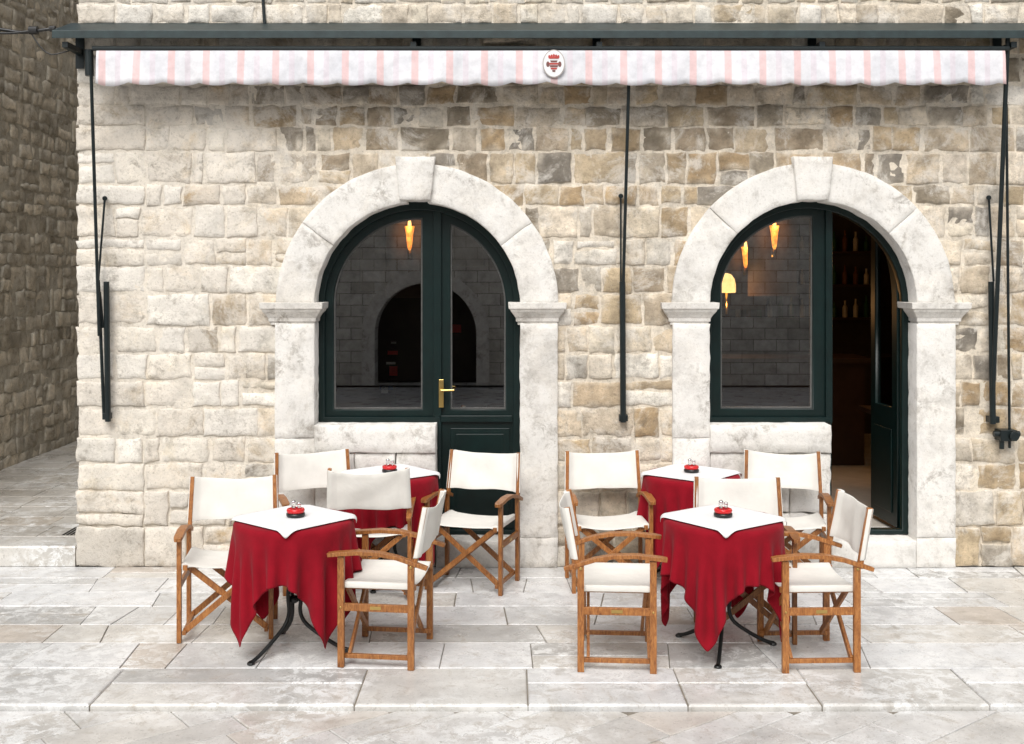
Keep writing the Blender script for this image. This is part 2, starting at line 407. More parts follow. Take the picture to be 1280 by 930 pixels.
for i,A in enumerate(ARCH):
    cx,cz=A['cx'],A['cz']; r=A['ri']+.02; ri=A['ri']-.045
    kx=fx(546) if i==0 else fx(1036)
    zs=WZ(531)
    outer=[(kx,.205),(cx+r,.205)]+arch_pts(cx,cz,r,cx-r,cx+r,.2)[2:]+[(cx-r,zs),(kx,zs)]
    e=.03 if i==0 else .012
    inner=[(kx+e,.24),(cx+ri,.24)]+arch_pts(cx,cz,ri,cx-ri,cx+ri,.2)[2:]+[(cx-ri,zs+.04),(kx+e,zs+.04)]
    plate('fixed_frame',[outer,inner],YF-.035,YF+.05,M_green,house,.006)
sash('window',A0,fx(400),fx(546),fz(528),fx(417),fx(528),fz(512),A0['ri']-.105)
sash('door',A0,fx(549),fx(648),.235,fx(563),fx(637),fz(512),A0['ri']-.105)
sash('window_b',A1,fx(888),fx(1035),fz(525),fx(901),fx(1016),fz(511),A1['ri']-.1)
mb=MB(); mb.box((fx(563),YF-.012,fz(655)),(fx(637),YF-.002,fz(535)));  mb.box((fx(570),YF-.02,fz(648)),(fx(630),YF-.013,fz(542)))
mb.box((fx(547)-.03,YF-.03,.24),(fx(547)+.03,YF-.002,2.84)); mb.box((fx(1036)-.03,YF-.03,fz(528)),(fx(1036)+.02,YF-.002,2.86))
mb.box((fx(549),YF-.03,fz(527)),(fx(640),YF-.002,fz(519)))
bev(mb.obj('door_panels',M_green,house),.006)
mb=MB(); hx=fx(552); hz=fz(487)
mb.box((hx-.018,YF-.042,hz-.13),(hx+.018,YF-.031,hz+.08)); mb.cyl((hx,YF-.042,hz),(hx,YF-.085,hz),.01); mb.cyl((hx,YF-.08,hz),(hx+.10,YF-.08,hz+.004),.009)
bev(mb.obj('door_handle',M_brass,house),.003)
w=A1['ri']+A1['cx']-fx(1040)-.03
cxl=-(A1['ri'])+.03
def leaf_arch(r,x0,x1,zb): return arch_pts(cxl,A1['cz'],r,max(x0,cxl-r),min(x1,cxl+r),zb)
lo=plate('open_door_leaf',[leaf_arch(A1['ri']-.05,-w,-.02,.235),leaf_arch(A1['ri']-.15,-w+.09,-.11,fz(512))],-.025,.025,M_green,house,.005)
lg=plate('open_door_glass',[leaf_arch(A1['ri']-.15,-w+.09,-.11,fz(512))],-.001,.001,M_glass,house)
mb=MB(); mb.box((-w+.09,-.034,.33),(-.11,-.026,fz(540))); lp=bev(mb.obj('open_door_panel',M_green,house),.005)
for o in (lo,lg,lp): o.location=(A1['cx']+A1['ri']-.03,YF+.03,0); o.rotation_euler=(0,0,R(-86))
mb=MB()
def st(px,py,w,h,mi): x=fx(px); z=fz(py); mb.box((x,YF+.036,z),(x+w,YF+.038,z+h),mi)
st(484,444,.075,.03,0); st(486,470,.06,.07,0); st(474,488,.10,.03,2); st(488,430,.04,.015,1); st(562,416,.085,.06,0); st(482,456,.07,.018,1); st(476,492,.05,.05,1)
mb.obj('painted_reflections',[M_refl_r,M_refl_w,M_blue],house)  # small coloured plates painting reflections of shop items onto the glass
# ---- interior
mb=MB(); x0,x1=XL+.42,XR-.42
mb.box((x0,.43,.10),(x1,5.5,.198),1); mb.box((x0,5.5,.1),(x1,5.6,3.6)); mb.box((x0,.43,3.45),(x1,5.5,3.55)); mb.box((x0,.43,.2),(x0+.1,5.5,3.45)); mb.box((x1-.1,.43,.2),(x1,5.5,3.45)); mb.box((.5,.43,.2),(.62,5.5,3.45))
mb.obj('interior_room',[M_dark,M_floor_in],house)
mb=MB()
mb.box((1.4,3.2,.2),(3.6,3.7,1.25)); mb.box((1.35,3.1,1.25),(3.65,3.75,1.30))
for zz in (1.6,2.0,2.4): mb.box((1.0,5.2,zz),(4.5,5.49,zz+.03))
mb.box((-2.4,2.8,.2),(-1.2,3.3,1.0)); mb.box((3.2,1.6,.9),(3.7,2.1,.94)); mb.cyl((3.45,1.85,.2),(3.45,1.85,.9),.03)
mb.obj('bar_counter',M_darkwood,house)
mb=MB(); rr=random.Random(3)
for zz in (1.63,2.03,2.43):
    for i in range(26):
        x=1.05+i*.13; h=rr.uniform(.18,.28); mb.lathe([(.03,0),(.03,h*.6),(.012,h*.75),(.012,h)],8,(x,5.35,zz),rr.randint(0,2))
mb.obj('bottles',[simple('bottle_brown',(.12,.05,.02),.15),simple('bottle_green',(.02,.07,.03),.15),simple('bottle_label',(.4,.36,.28),.4)],house)
mb=MB(); pl=[]
for (px,py,Y) in ((512,298,3.0),(968,297,3.2),(932,322,4.6),(1127,338,2.2)):
    x=WX(px,Y); z=WZ(py,Y)
    mb.lathe([(.010,-.12),(.022,-.09),(.03,-.03),(.036,.04),(.045,.09),(.05,.12),(.046,.123)],16,(x,Y,z)); mb.lathe([(.004,.10),(.02,.13),(.016,.17),(.003,.20)],10,(x,Y,z),1)
    mb.box((x-.02,Y+.03,z-.2),(x+.02,Y+.06,z-.12),2); mb.box((x-.25,Y+.09,z-.6),(x+.25,Y+.11,z+.4),3); pl.append((x,Y-.10,z+.12,7))
for (px,py,Y) in ((908,356,3.2),(1131,380,2.4)):
    x=WX(px,Y); z=WZ(py,Y); mb.lathe([(.005,.17),(.05,.155),(.082,.11),(.095,.05),(.095,-.02),(.09,-.03)],20,(x,Y,z-.05),1); mb.cyl((x,Y,z-.3),(x,Y,z-.08),.012,8,2); pl.append((x,Y-.1,z-.22,9))
mb.obj('wall_lamps',[M_lamp,M_lamp2,M_brass,simple('lamp_panel',(.10,.06,.03),.6)],house,True)
for (x,y,z,e_) in pl:
    l=bpy.data.lights.new('wall_lamp_light','POINT'); l.energy=e_; l.color=(1,.5,.18); l.shadow_soft_size=.06
    o=link(bpy.data.objects.new('wall_lamp_light',l),house); o.location=(x,y,z)
mb=MB()
for x,z in ((-1.9,1.9),(-.8,2.2),(1.9,2.7),(3.0,2.7)): mb.box((x,5.44,z),(x+.5,5.49,z+.6),0); mb.box((x+.05,5.43,z+.05),(x+.45,5.438,z+.55),1)
mb.obj('wall_pictures',[M_darkwood,simple('picture_print',(.25,.2,.14),.5)],house)

# ------------------------------------------------------------------ awning
awn=empty('awning')
ya=-.30; s=F/(CAMD+ya)
ax0,ax1=(120-640)/s,(1257-640)/s; zt=CAMZ+(343-57)/s; zb=CAMZ+(343-107)/s
vs=[];fs=[]; nx=620; prof=[(-.10,.055),(-.2,.05),(-.265,.035),(-.292,.0),(-.300,-.05)]
per=.2465
for i in range(nx+1):
    x=ax0+(ax1-ax0)*i/nx; sc=abs(math.sin(math.pi*x/per)); wv=.010*math.sin(x*9)+.008*math.sin(x*23+1)+.014*noise.noise(Vector((x*2,0,0)))
    low=zb+.022*(1-sc**.8)+.010*noise.noise(Vector((x*3,5,0)))
    for (y,dz) in prof: vs.append((x,y,zt-.03+dz*.6+.003*math.sin(x*3)))
    z0=zt-.06
    for k in range(1,6): vs.append((x,-.302-.012*k/5-wv*k/5,z0+(low-z0)*k/5))
n=10
for i in range(nx):
    for j in range(n-1): a=i*n+j; fs.append((a,a+1,a+n+1,a+n))
o=mesh_obj('valance',vs,fs,M_awn,awn,smooth=True); sm=o.modifiers.new('s','SOLIDIFY'); sm.thickness=.003
mb=MB(); xr=5.2
mb.add([(-3.25,-.335,CAMZ+(343-48)/177),(xr,-.335,CAMZ+(343-48)/177),(xr,-.335,CAMZ+(343-38)/177),(-3.25,-.335,CAMZ+(343-38)/177),
        (-3.25,0.0,3.98-.02),(xr,0.0,3.96),(xr,0.0,4.0),(-3.25,0.0,4.0)],[(0,1,2,3),(4,5,6,7),(0,1,5,4),(1,2,6,5),(2,3,7,6),(3,0,4,7)])
o=mb.obj('cover',M_cover,awn); bev(o,.004)
mb=MB(); mb.cyl((ax0+.02,-.16,3.70),(ax1-.02,-.16,3.70),.05,16); mb.cyl((ax0-.03,-.285,3.755),(ax1+.03,-.285,3.755),.018,12)
for x in (-3.17,-.7,.62,2.2,3.56): mb.box((x-.02,-.30,3.76),(x+.02,-.012,3.80)); mb.box((x-.03,-.03,3.66),(x+.03,-.012,3.93))
mb.obj('roller',M_rod,awn)
def P3(px,py,Y): return (WX(px,Y),Y,WZ(py,Y))
mb=MB()
mb.cyl(P3(113,62,-.27),P3(124,420,-.08),.012); mb.cyl(P3(111,62,-.24),P3(112,95,-.24),.03); mb.cyl(P3(131,248,-.05),P3(123,350,-.06),.008); mb.cyl(P3(123,350,-.06),P3(130,520,-.05),.012)
mb.cyl(P3(133,352,-.07),P3(135,527,-.07),.021); mb.cyl(P3(124,365,-.05),P3(128,410,-.05),.014)
mb.cyl(P3(786,100,-.24),P3(779,360,-.07),.012); mb.cyl(P3(776,245,-.04),P3(776,352,-.05),.007); mb.cyl(P3(778,352,-.06),P3(779,528,-.06),.022)
mb.cyl(P3(1260,45,-.27),P3(1240,520,-.07),.016); mb.cyl(P3(1258,130,-.2),P3(1262,560,-.06),.010); mb.cyl(P3(1236,247,-.05),P3(1242,352,-.05),.008); mb.cyl(P3(1239,352,-.07),P3(1241,530,-.07),.022)
for p in ((131,248),(776,245),(1236,247)): mb.cyl(P3(p[0],p[1],-.075),P3(p[0],p[1],.0),.018)
for p in ((134,520),(779,522),(1241,524)): mb.box(tuple(a-b for a,b in zip(P3(*p,-.05),(.03,.02,.025))),tuple(a+b for a,b in zip(P3(*p,-.02),(.03,.035,.025))))
x,y,z=P3(1259,544,-.08); mb.box((x-.06,y-.03,z-.04),(x+.06,y+.08,z+.04)); mb.cyl((x-.04,y,z-.03),(x-.04,y,z-.1),.018); mb.cyl((x+.09,y,z+.01),(x-.1,y,z+.01),.022); mb.cyl((x+.03,y-.03,z),(x+.03,y-.06,z),.035)
bev(mb.obj('arms',M_rod,awn),.003)
cx_,cz_=(692-640)/s,CAMZ+(343-81)/s
mb=MB()
def disc(rx,rz,y,dx=0,dz=0,mi=0,n=32): mb.add([(cx_+dx+rx*math.cos(2*math.pi*i/n),y,cz_+dz+rz*math.sin(2*math.pi*i/n)) for i in range(n)],[tuple(range(n))],mi)
yc=-.345
disc(.079,.099,yc,0,0,2); disc(.073,.093,yc-.002,0,0,0)
for k in range(5): disc(.008,.012,yc-.004,(k-2)*.016,.056-.004*abs(k-2),1,12)
mb.add([(cx_-.032,yc-.005,cz_+.034),(cx_+.032,yc-.005,cz_+.034),(cx_+.038,yc-.005,cz_+.048),(cx_-.038,yc-.005,cz_+.048)],[(0,1,2,3)],1)
for k,wd in enumerate((.026,.036,.032,.024,.012)):
    zz=cz_+.022-k*.017; mb.add([(cx_-wd,yc-.004,zz),(cx_+wd,yc-.004,zz),(cx_+wd*.8,yc-.004,zz-.013),(cx_-wd*.8,yc-.004,zz-.013)],[(0,1,2,3)],3 if k%2==0 else 1)
for sx_ in (-1,1): disc(.012,.02,yc-.003,sx_*.042,-.005,3,14)
mb.obj('crest',[M_white,simple('crest_red',(.42,.05,.04),.6),simple('crest_grey',(.38,.34,.31),.6),simple('crest_brown',(.16,.06,.05),.6)],awn)
def tube(name,pts,r,mat,parent=None,order=3):
    c=bpy.data.curves.new(name,'CURVE'); c.dimensions='3D'; c.bevel_depth=r; c.bevel_resolution=3; c.resolution_u=8
    s=c.splines.new('NURBS'); s.points.add(len(pts)-1)
    for p,q in zip(s.points,pts): p.co=(*q,1)
    s.use_endpoint_u=True; s.order_u=order; c.materials.append(mat)
    return link(bpy.data.objects.new(name,c),parent)
cab=empty('overhead_cable')
tube('cable_a',[P3(-200,38,-.1),P3(-80,30,-.1),P3(0,36,-.1),P3(30,42,-.1),P3(70,34,-.1),P3(100,40,-.02)],.012,M_black,cab)
tube('cable_b',[P3(-200,28,-.12),P3(0,44,-.12),P3(40,38,-.12),P3(100,34,-.02)],.009,M_black,cab)
tube('cable_c',[P3(38,40,-.1),P3(55,70,-.1),P3(80,66,-.08),P3(96,60,-.02)],.005,M_black,cab)
tube('wall_conduit',[P3(327,-60,-.03),P3(328,0,-.03),P3(331,30,-.03)],.012,M_rod,cab)
mb=MB(); p=P3(42,38,-.1); mb.cyl((p[0]-.03,p[1],p[2]),(p[0]+.03,p[1],p[2]),.03); p=P3(66,36,-.1); mb.cyl((p[0]-.02,p[1],p[2]),(p[0]+.02,p[1],p[2]),.022); mb.obj('cable_clamp',M_black,cab)

# ------------------------------------------------------------------ alley house
h2=empty('stone_house')
AX=-5.24
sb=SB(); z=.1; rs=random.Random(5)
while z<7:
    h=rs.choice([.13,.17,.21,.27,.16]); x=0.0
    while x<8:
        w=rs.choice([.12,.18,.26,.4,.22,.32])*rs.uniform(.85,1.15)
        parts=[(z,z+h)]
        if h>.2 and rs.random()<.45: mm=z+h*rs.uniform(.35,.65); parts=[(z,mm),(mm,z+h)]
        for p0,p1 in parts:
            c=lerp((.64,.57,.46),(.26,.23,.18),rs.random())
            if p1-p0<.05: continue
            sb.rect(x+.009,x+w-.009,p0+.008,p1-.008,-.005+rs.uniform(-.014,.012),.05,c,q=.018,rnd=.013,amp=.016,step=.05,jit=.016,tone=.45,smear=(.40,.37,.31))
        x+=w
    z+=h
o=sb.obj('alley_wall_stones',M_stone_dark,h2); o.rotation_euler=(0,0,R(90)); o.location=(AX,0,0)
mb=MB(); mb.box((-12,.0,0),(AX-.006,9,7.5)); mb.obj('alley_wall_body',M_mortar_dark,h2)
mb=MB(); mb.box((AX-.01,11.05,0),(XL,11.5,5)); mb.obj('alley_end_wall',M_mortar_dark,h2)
h3=empty('stone_house')
m,nt,b=new_mat('facade_ashlar'); co=objco(nt); br=nd(nt,'ShaderNodeTexBrick'); mp=nd(nt,'ShaderNodeMapping'); mp.inputs['Rotation'].default_value=(R(90),0,0); nt.links.new(co,mp.inputs[0]); nt.links.new(mp.outputs[0],br.inputs[0])
br.inputs['Color1'].default_value=(.80,.77,.71,1); br.inputs['Color2'].default_value=(.58,.55,.49,1); br.inputs['Mortar'].default_value=(.3,.28,.25,1); br.inputs['Scale'].default_value=1.8; br.inputs['Mortar Size'].default_value=.014; br.inputs['Row Height'].default_value=.4; br.inputs['Brick Width'].default_value=.8
c=mix(nt,br.outputs[0],ramp(nt,noise_node(nt,4,6,.7,co),[(.3,.55),(.7,1.15)]),1.0,'MULTIPLY'); nt.links.new(c,b.inputs['Base Color']); b.inputs['Roughness'].default_value=.9; M_fac=m
YO=-13.0
def refX(px): return (px-640)*(CAMD-YO)/F
hl=[]
for px,rw in ((530,.98),(1120,1.0),(40,1.0)):
    X=refX(px); hl.append(arch_pts(X,1.0,rw,X-rw,X+rw,.01))
for px in (280,780,1240):
    X=refX(px); hl.append([(X-.55,3.0),(X+.55,3.0),(X+.55,4.6),(X-.55,4.6)])
plate('opposite_wall',[[(-14,0),(14,0),(14,6.0),(-14,6.0)]]+hl,YO-.5,YO,M_fac,h3)
for px,rw in ((530,.98),(1120,1.0),(40,1.0)):
    X=refX(px); plate('opposite_arch_trim',[arch_pts(X,1.0,rw+.25,X-rw-.25,X+rw+.25,.012),arch_pts(X,1.0,rw+.002,X-rw-.002,X+rw+.002,.012)],YO+.001,YO+.06,M_trim2,h3)
mb=MB(); mb.box((-14,YO-5,0),(14,YO-.9,6.0)); mb.obj('opposite_interior',M_dark,h3)

# ------------------------------------------------------------------ paving
class PV:
    def __init__(s): s.v=[]; s.f=[]; s.c=[]
    def slab(s,poly,z,col,g=.003,bv=.004,dep=.014):
        def off(P,d):
            n=len(P); o=[]
            for i in range(n):
                p=Vector(P[i]); a=(p-Vector(P[i-1])).normalized(); b=(Vector(P[(i+1)%n])-p).normalized()
                n1=Vector((-a.y,a.x)); n2=Vector((-b.y,b.x)); k=1+n1.dot(n2)
                o.append(p+(n1+n2)*d/max(k,.3))
            return o
        g=g*random.uniform(.6,1.4)
        n=len(poly); A=off(poly,g); B=off(poly,g+bv*.4); C=off(poly,g+bv); k=len(s.v)
        for ring,zz in ((A,z-dep),(A,z-bv),(B,z-bv*.25),(C,z)):
            for p in ring: s.v.append((p.x,p.y,zz)); s.c.append(col)
        for r in range(3):
            for i in range(n): s.f.append((k+r*n+i,k+r*n+(i+1)%n,k+(r+1)*n+(i+1)%n,k+(r+1)*n+i))
        s.f.append(tuple(k+3*n+i for i in range(n)))
    def obj(s,name,parent=None): return mesh_obj(name,s.v,s.f,M_pave,parent,s.c)
def clip(P,nx,ny,d):
    o=[]
    for i in range(len(P)):
        a=P[i]; b=P[(i+1)%len(P)]; da=nx*a[0]+ny*a[1]-d; db=nx*b[0]+ny*b[1]-d
        if da<=0: o.append(a)
        if (da<0)!=(db<0) and abs(da-db)>1e-9: t=da/(da-db); o.append((a[0]+(b[0]-a[0])*t,a[1]+(b[1]-a[1])*t))
    q=[]
    for p in o:
        if not q or math.dist(p,q[-1])>.012: q.append(p)
    if len(q)>1 and math.dist(q[0],q[-1])<.012: q.pop()
    return q
def area(P): return .5*sum(P[i-1][0]*P[i][1]-P[i][0]*P[i-1][1] for i in range(len(P)))
def pcol():
    return random.choices([(.64,.64,.635),(.56,.56,.55),(.51,.46,.405),(.44,.435,.42),(.60,.58,.54),(.70,.705,.705)],[4,4,2,2,2.5,3])[0]
pav=empty('pavement')
pv=PV(); ys=[0,-.30,-.66,-.98,-1.36,-1.70,-2.12]
for y1,y0 in zip(ys[:-1],ys[1:]):
    x=-9+random.random()*.5; sl=0
    while x<9:
        w=random.choice([.28,.4,.5,.62,.8,1.0]); s2=random.uniform(-.07,.07)
        if w>.55 and random.random()<.22:
            ym=y0+(y1-y0)*random.uniform(.4,.6); xm=sl*.5; sm_=s2*.5
            pv.slab([(x+sl,y0),(x+w+s2,y0),(x+w+sm_,ym),(x+xm,ym)],random.uniform(-.0015,.0015),pcol())
            pv.slab([(x+xm,ym),(x+w+sm_,ym),(x+w,y1),(x,y1)],random.uniform(-.0015,.0015),pcol())
        else: pv.slab([(x+sl,y0),(x+w+s2,y0),(x+w,y1),(x,y1)],random.uniform(-.0015,.0015),pcol())
        x+=w; sl=s2
x=-9
while x<9:
    w=random.uniform(.6,1.5); c=pcol(); c=lerp(c,(.56,.555,.535),.5)
    if random.random()<.4:
        pv.slab([(x,-2.64),(x+w,-2.64),(x+w,-2.34),(x,-2.34)],random.uniform(-.002,.002),c,.003,.012,.04)
        pv.slab([(x,-2.34),(x+w,-2.34),(x+w,-2.12),(x,-2.12)],random.uniform(-.002,.002),pcol(),.003,.006,.04)
    else: pv.slab([(x,-2.64),(x+w,-2.64),(x+w,-2.12),(x,-2.12)],random.uniform(-.002,.002),c,.003,.012,.04)
    x+=w
pv.obj('pavement_slabs',pav)
mb=MB(); mb.box((-9,-2.63,-.2),(9,.0,-.010)); mb.obj('pavement_bed',M_joint,pav)
street=empty('street')
pv=PV(); ca,sa=math.cos(R(38)),math.sin(R(38))
v=-14
while v<14:
    hw=random.choice([.2,.25,.3]); u=-14+random.random()
    while u<14:
        w=random.choice([.4,.5,.6,.75])
        P=[(u,v),(u+w,v),(u+w,v+hw),(u,v+hw)]; P=[(a*ca-b*sa,a*sa+b*ca-6) for a,b in P]
        for c in ((0,1,-2.645),(0,-1,12.99),(1,0,9),(-1,0,9)):
            if len(P)>2: P=clip(P,*c)
        if len(P)>2 and area(P)>.004: pv.slab(P,-.03+random.uniform(-.0015,.0015),lerp(pcol(),(.58,.555,.52),.5),.003,.005,.012)
        u+=w
    v+=hw
pv.obj('street_slabs',street)
mb=MB(); mb.box((-9,-12.99,-.2),(9,-2.635,-.040)); mb.obj('street_bed',M_joint,street)
g=MB(); g.add([(-200,-200,-.21),(200,-200,-.21),(200,200,-.21),(-200,200,-.21)],[(0,1,2,3)]); g.obj('ground',M_ground)
alley=empty('alley_paving')
def cuts(a,b,lo,hi):
    n=max(1,round((b-a)/((lo+hi)/2))); e=[a]+[a+(b-a)*(i+random.uniform(-.2,.2))/n for i in range(1,n)]+[b]
    return list(zip(e[:-1],e[1:]))
pv=PV()
for a_,b_ in cuts(-9,XL-.012,.6,.9): pv.slab([(a_,.0),(b_,.0),(b_,.32),(a_,.32)],.15,(.55,.53,.49),.003,.014,.15)
y=.32
while y<11:
    hw=random.uniform(.3,.45)
    for a_,b_ in cuts(AX,XL-.03,.4,.65): pv.slab([(a_,y),(b_,y),(b_,y+hw),(a_,y+hw)],.15,lerp(pcol(),(.42,.38,.32),.6))
    y+=hw
pv.obj('alley_slabs',alley)
mb=MB(); mb.box((-9,.01,-.1),(XL-.015,11,.138)); mb.obj('alley_bed',M_joint,alley)
mb=MB()
for i in range(6): mb.box((-3.45+i*.03,.35,.151),(-3.435+i*.03,.6,.155))
mb.obj('drain_grate',M_iron)

# ------------------------------------------------------------------ cloth simulation
def sim(half,n,Rt,seed,steps=190,its=14,th=.002,kd=.07,kb=.03,G=3.5,amp=1.0):
    rs=np.random.RandomState(seed); N=n+1; h=2*half/n
    g=np.linspace(-half,half,N); X,Y=np.meshgrid(g,g,indexing='ij')
    P=np.stack([X,Y,np.full_like(X,.004)],-1); P[...,2]+=rs.rand(N,N)*.004
    ph=rs.rand(6)*6.28
    ang=np.arctan2(Y,X); rad=np.hypot(X,Y)
    P[...,2]+=amp*np.where(rad>Rt,.07*np.sin(ang*8+ph[0])*(rad-Rt)+.12*np.sin(ang*4+ph[1])*(rad-Rt)+.06*np.sin(ang*13+ph[2])*(rad-Rt),0)
    V=np.zeros_like(P); dt=1/60.
    def solve(A,B,L,k):
        D=B-A; l=np.sqrt((D*D).sum(-1,keepdims=True))+1e-9; C=D*((l-L)/l*.5*k); A+=C; B-=C
    for st_ in range(steps):
        V[...,2]-=G*dt; V*=.985
        Q=P+V*dt
        for it in range(its):
            for p in (0,1):
                a=Q[p:N-1:2]; b=Q[p+1:N:2]; m=min(len(a),len(b)); solve(a[:m],b[:m],h,1)
                a=Q[:,p:N-1:2]; b=Q[:,p+1:N:2]; m=min(a.shape[1],b.shape[1]); solve(a[:,:m],b[:,:m],h,1)
            if it%2==0:
                for p in (0,1):
                    a=Q[p:N-1:2,:-1]; b=Q[p+1:N:2,1:]; m=min(len(a),len(b)); solve(a[:m],b[:m],h*1.41421,kd)
                    a=Q[p:N-1:2,1:]; b=Q[p+1:N:2,:-1]; m=min(len(a),len(b)); solve(a[:m],b[:m],h*1.41421,kd)
                for p in range(4):
                    a=Q[p:N-2:4]; b=Q[p+2:N:4]; m=min(len(a),len(b)); solve(a[:m],b[:m],2*h,kb)
                    a=Q[:,p:N-2:4]; b=Q[:,p+2:N:4]; m=min(a.shape[1],b.shape[1]); solve(a[:,:m],b[:,:m],2*h,kb)
            r=np.hypot(Q[...,0],Q[...,1])+1e-9
            ins=(r<Rt)&(Q[...,2]<th)&(Q[...,2]>-.05)
            top=ins&((th-Q[...,2])<=(Rt-r)+.002); side=ins&~top
            Q[...,2]=np.where(top,th,Q[...,2])
            f=np.where(side,Rt/r,1.0); Q[...,0]*=f; Q[...,1]*=f
            low=(Q[...,2]<=-.05)&(r<Rt*.74); f=np.where(low,Rt*.74/r,1.0); Q[...,0]*=f; Q[...,1]*=f
        onT=(Q[...,2]<th+.002)&(np.hypot(Q[...,0],Q[...,1])<Rt)
        V=(Q-P)/dt; V[onT]*=.4; P=Q
    F_=[(i*N+j,(i+1)*N+j,(i+1)*N+j+1,i*N+j+1) for i in range(n) for j in range(n)]
    return P.reshape(-1,3),F_
def cloth_mesh(name,half,n,Rt,seed,mat,steps=190,th=.002,**k):
    P,Fc=sim(half,n,Rt,seed,steps,th=th,**k); m=bpy.data.meshes.new(name); m.from_pydata(P.tolist(),[],Fc); m.materials.append(mat)
    m.polygons.foreach_set("use_smooth",[True]*len(m.polygons)); return m
RT=.34
reds=[cloth_mesh('tablecloth',.62,54,RT,sd,M_red,280,its=20) for sd in (1,2,5)]
whs=[cloth_mesh('table_topper',.275,26,RT+.008,11,M_white,150,.009,kd=.3,kb=.2,amp=.3)]
def table(X,Y,rot,ri,wrot,asx=0,asy=0):
    e=empty('cafe_table',(X,Y,0))
    rt=RT-.02
    mb=MB(); mb.lathe([(.01,.715),(rt-.006,.715),(rt-.001,.72),(rt-.001,.738),(rt-.006,.742),(.01,.742)],48); mb.obj('table_top',M_darkwood,e)
    o=link(bpy.data.objects.new('tablecloth',reds[ri]),e); o.location=(0,0,.749); o.rotation_euler=(0,0,rot)
    o.modifiers.new('ss','SUBSURF').render_levels=1; o.modifiers['ss'].levels=1; q=o.modifiers.new('so','SOLIDIFY'); q.thickness=.003
    o=link(bpy.data.objects.new('table_topper',whs[0]),e); o.location=(0,0,.7495); o.rotation_euler=(0,0,wrot)
    o.modifiers.new('ss','SUBSURF').render_levels=1; o.modifiers['ss'].levels=1; q=o.modifiers.new('so','SOLIDIFY'); q.thickness=.002; q.offset=1
    mb=MB(); mb.lathe([(.03,.40),(.036,.42),(.02,.45),(.017,.6),(.02,.70),(.06,.705),(.06,.713)],16)
    mb.lathe([(.02,.27),(.03,.28),(.03,.30),(.02,.31)],16)
    mb.obj('pedestal',M_iron,e,True)
    for k in range(3):
        a=R(-55+120*k)+X; ca_,sa_=math.cos(a),math.sin(a)
        pts=[(r*ca_,r*sa_,z) for r,z in ((.015,.43),(.04,.38),(.05,.3),(.03,.24),(.05,.16),(.14,.10),(.22,.05),(.29,.015),(.32,.012))]
        tube('pedestal_leg',pts,.0115,M_iron,e,4)
        mb=MB(); mb.lathe([(.018,0),(.022,.006),(.018,.014)],12,(.315*ca_,.315*sa_,.001)); mb.obj('foot',M_iron,e)
    t=empty('ashtray',(X+asx,Y+asy,.7645))
    mb=MB(); mb.lathe([(.05,0),(.053,.004),(.053,.017),(.046,.02)],28,mi=0); mb.lathe([(.045,.0205),(.05,.024),(.052,.036),(.048,.044),(.040,.046),(.036,.032),(.01,.030)],28,mi=1)
    mb.lathe([(.012,.047),(.013,.075),(.012,.078)],14,(-.012,0,0),2); mb.lathe([(.013,.0782),(.014,.084),(.006,.092)],14,(-.012,0,0),3)
    mb.lathe([(.010,.047),(.011,.068)],14,(.018,.008,0),2); mb.lathe([(.0115,.0682),(.012,.075),(.005,.08)],14,(.018,.008,0),3)
    mb.obj('dish',[M_black,M_redpl,M_cglass,M_steel],t,True)
table(-1.25,-1.82,R(-3),0,R(49),.01,0)
table(1.21,-1.82,R(20),1,R(37))
table(-.86,-.375,R(10),2,R(40))
table(1.26,-.375,R(-12),0,R(50))

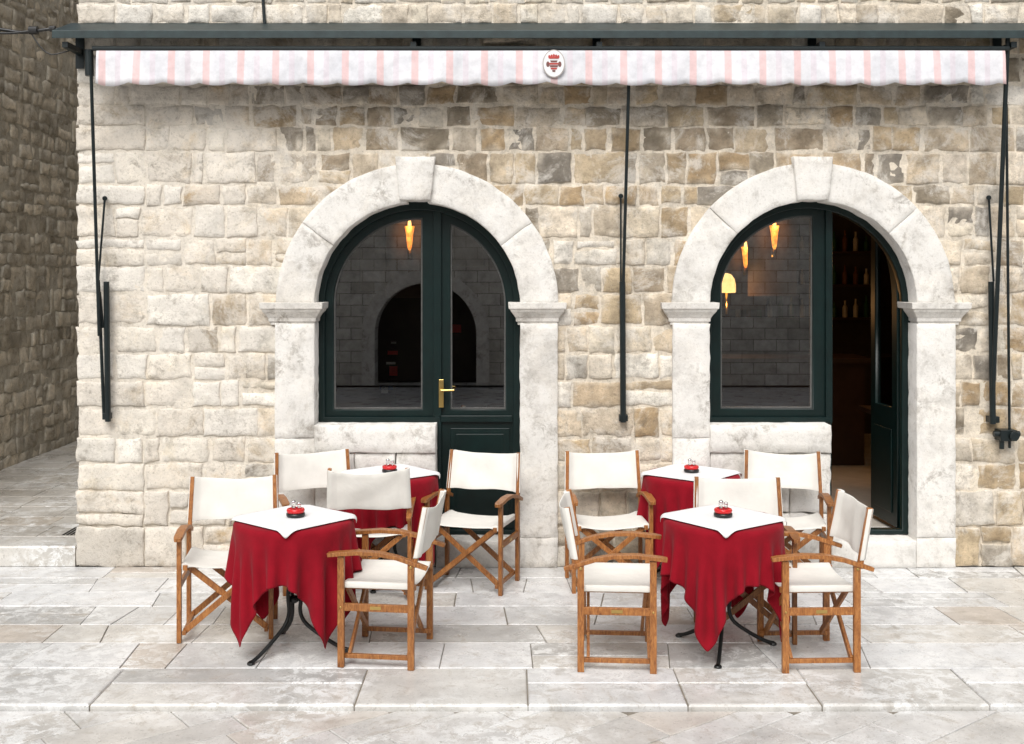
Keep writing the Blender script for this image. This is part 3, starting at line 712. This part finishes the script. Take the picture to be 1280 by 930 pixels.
# ------------------------------------------------------------------ chairs
def chair_mesh(seed):
    rs=random.Random(seed); mb=MB(); W=.263; L=.195
    for sx in (-1,1):
        mb.beam((sx*W,-L,0),(sx*W,-L,.605),.026,.036)
        mb.beam((sx*W,L,0),(sx*W,L,.585),.026,.036)
        mb.beam((sx*W,-L+.018,.33),(sx*W,L-.018,.33),.020,.040)
        mb.beam((sx*(W-.036),-L-.02,.438),(sx*(W-.036),L+.02,.438),.026,.030)
        mb.beam((sx*(W-.028),-L-.01,.055),(sx*(W-.028),L+.01,.055),.022,.024)
        arm=[(sx*W,-.27,.612),(sx*W,-.24,.617),(sx*W,-.1,.630),(sx*W,.02,.626),(sx*W,.12,.607),(sx*W,.21,.578),(sx*W,.285,.553)]
        mb.sweep(arm,[.035,.05,.052,.05,.044,.04,.03],.022)
        mb.beam((sx*(W-.002),L+.015,.56),(sx*(W-.012),L+.075,.885),.024,.030)
    for y in (-L+.03,L-.03):
        mb.beam((-W+.03,y-.010,.06),(W-.05,y-.010,.43),.017,.034,(0,1,0))
        mb.beam((W-.03,y+.010,.06),(-W+.05,y+.010,.43),.017,.034,(0,1,0))
    for sx in (-1,1):
        mb.cyl((sx*(W+.012),L,.56),(sx*(W+.018),L,.56),.008,8,2)
        mb.cyl((sx*(W+.012),-L,.33),(sx*(W+.016),-L,.33),.006,8,2)
        mb.add([(sx*(W+.0115),-.03,.322),(sx*(W+.0115),.03,.322),(sx*(W+.0115),.03,.34),(sx*(W+.0115),-.03,.34)],[(0,1,2,3)],2)
    def sheet(nu,nv,fn,tf):
        A=[];B=[]
        for j in range(nv+1):
            for i in range(nu+1):
                u=i/nu; v=j/nv; p,nrm=fn(u,v); t=tf(u); A.append(Vector(p)+Vector(nrm)*t/2); B.append(Vector(p)-Vector(nrm)*t/2)
        k=len(A); N=nu+1; fs=[]
        for j in range(nv):
            for i in range(nu):
                a=j*N+i; fs.append((a,a+1,a+N+1,a+N)); fs.append((k+a,k+a+N,k+a+N+1,k+a+1))
        ring=list(range(N))+[j*N+nu for j in range(1,nv+1)]+[nv*N+i for i in range(nu-1,-1,-1)]+[j*N for j in range(nv-1,0,-1)]
        for i in range(len(ring)):
            a,b=ring[i],ring[(i+1)%len(ring)]; fs.append((a,k+a,k+b,b))
        mb.add(A+B,fs,1)
    s1,s2=rs.uniform(0,50),rs.uniform(.7,1.7)
    def tfb(u):
        e=min(u,1-u)*.55
        if e>.05: return .006
        if e<=.001: return .02
        return .006+.034*math.sqrt(max(0,1-((e-.022)/.028)**2))
    sl_=rs.uniform(-.008,.008)
    def back(u,v):
        x=(u-.5)*2*(W+.014-.010*v); z=.612+.272*v+sl_*(u-.5)*2; yp=L+.015+.06*(z-.56)/.325
        sag=max(0,math.sin(math.pi*u))**.8; y=yp+.03*s2*sag+.016*noise.noise(Vector((x*6,z*6+x*4,s1)))*sag+.004*math.sin((u-.5)*26*abs(u-.5)+s1)*sag
        z+= -.018*s2*sag*(v*1.0)+.006*sag*(1-v)+.008*noise.noise(Vector((x*5,s1,v)))
        return (x,y,z),(0,1,0)
    sheet(28,9,back,tfb)
    def tfs(u):
        e=min(u,1-u)*.5; return .006 if e>.05 else .040 if .012<e<.035 else (.03 if e<=.012 else .015)
    def seat(u,v):
        x=(u-.5)*2*(W-.014); y=-.205+.41*v; sag=math.sin(math.pi*u)
        z=.452-.018*s2*sag+.006*noise.noise(Vector((x*6,y*6,s1)))*sag
        if min(u,1-u)<.07: z-=.006
        return (x,y,z),(0,0,1)
    sheet(24,10,seat,tfs)
    m=mb.mesh('directors_chair',[M_wood,M_canvas,M_brass],False)
    sm=[p.material_index==1 for p in m.polygons]; m.polygons.foreach_set('use_smooth',sm)
    return m
cms=[chair_mesh(i) for i in range(10)]
chairs=[(-1.71,-1.47,8),(-1.34,-.47,20),(-.94,-.68,181),(-.71,-1.87,-97),(-.27,-.48,-17),
        (.665,-.475,4),(.585,-1.93,86),(1.39,-1.52,-3),(1.90,-.475,-8),(1.66,-1.93,-88)]
for i,(x,y,r) in enumerate(chairs):
    o=link(bpy.data.objects.new('directors_chair',cms[i])); o.location=(x,y,.001); o.rotation_euler=(0,0,R(r)); bev(o,.003,2)

# ------------------------------------------------------------------ light
w=bpy.data.worlds.new("World"); scene.world=w; w.use_nodes=True; nt=w.node_tree; bg=nt.nodes['Background']
sky=nt.nodes.new('ShaderNodeTexSky'); sky.sky_type='NISHITA'; sky.sun_disc=False; sky.sun_elevation=R(48); sky.sun_rotation=R(190); sky.dust_density=3
hs_=nt.nodes.new('ShaderNodeHueSaturation'); hs_.inputs['Saturation'].default_value=.35
nt.links.new(sky.outputs[0],hs_.inputs['Color']); nt.links.new(hs_.outputs[0],bg.inputs[0]); bg.inputs[1].default_value=.15
sl=bpy.data.lights.new('sun','SUN'); sl.energy=2.85; sl.angle=R(40); sl.color=(1,.975,.94)
so=link(bpy.data.objects.new('sun',sl)); so.rotation_euler=(R(42),0,R(-10))
cam=bpy.data.cameras.new('camera'); cam.sensor_width=36; cam.lens=F/1280*36; cam.shift_y=-122/1280; cam.clip_end=600
co_=link(bpy.data.objects.new('camera',cam)); co_.location=(0,-CAMD,CAMZ); co_.rotation_euler=(R(90),0,0); scene.camera=co_
scene.view_settings.view_transform='Standard'; scene.view_settings.look='None'; scene.view_settings.exposure=0
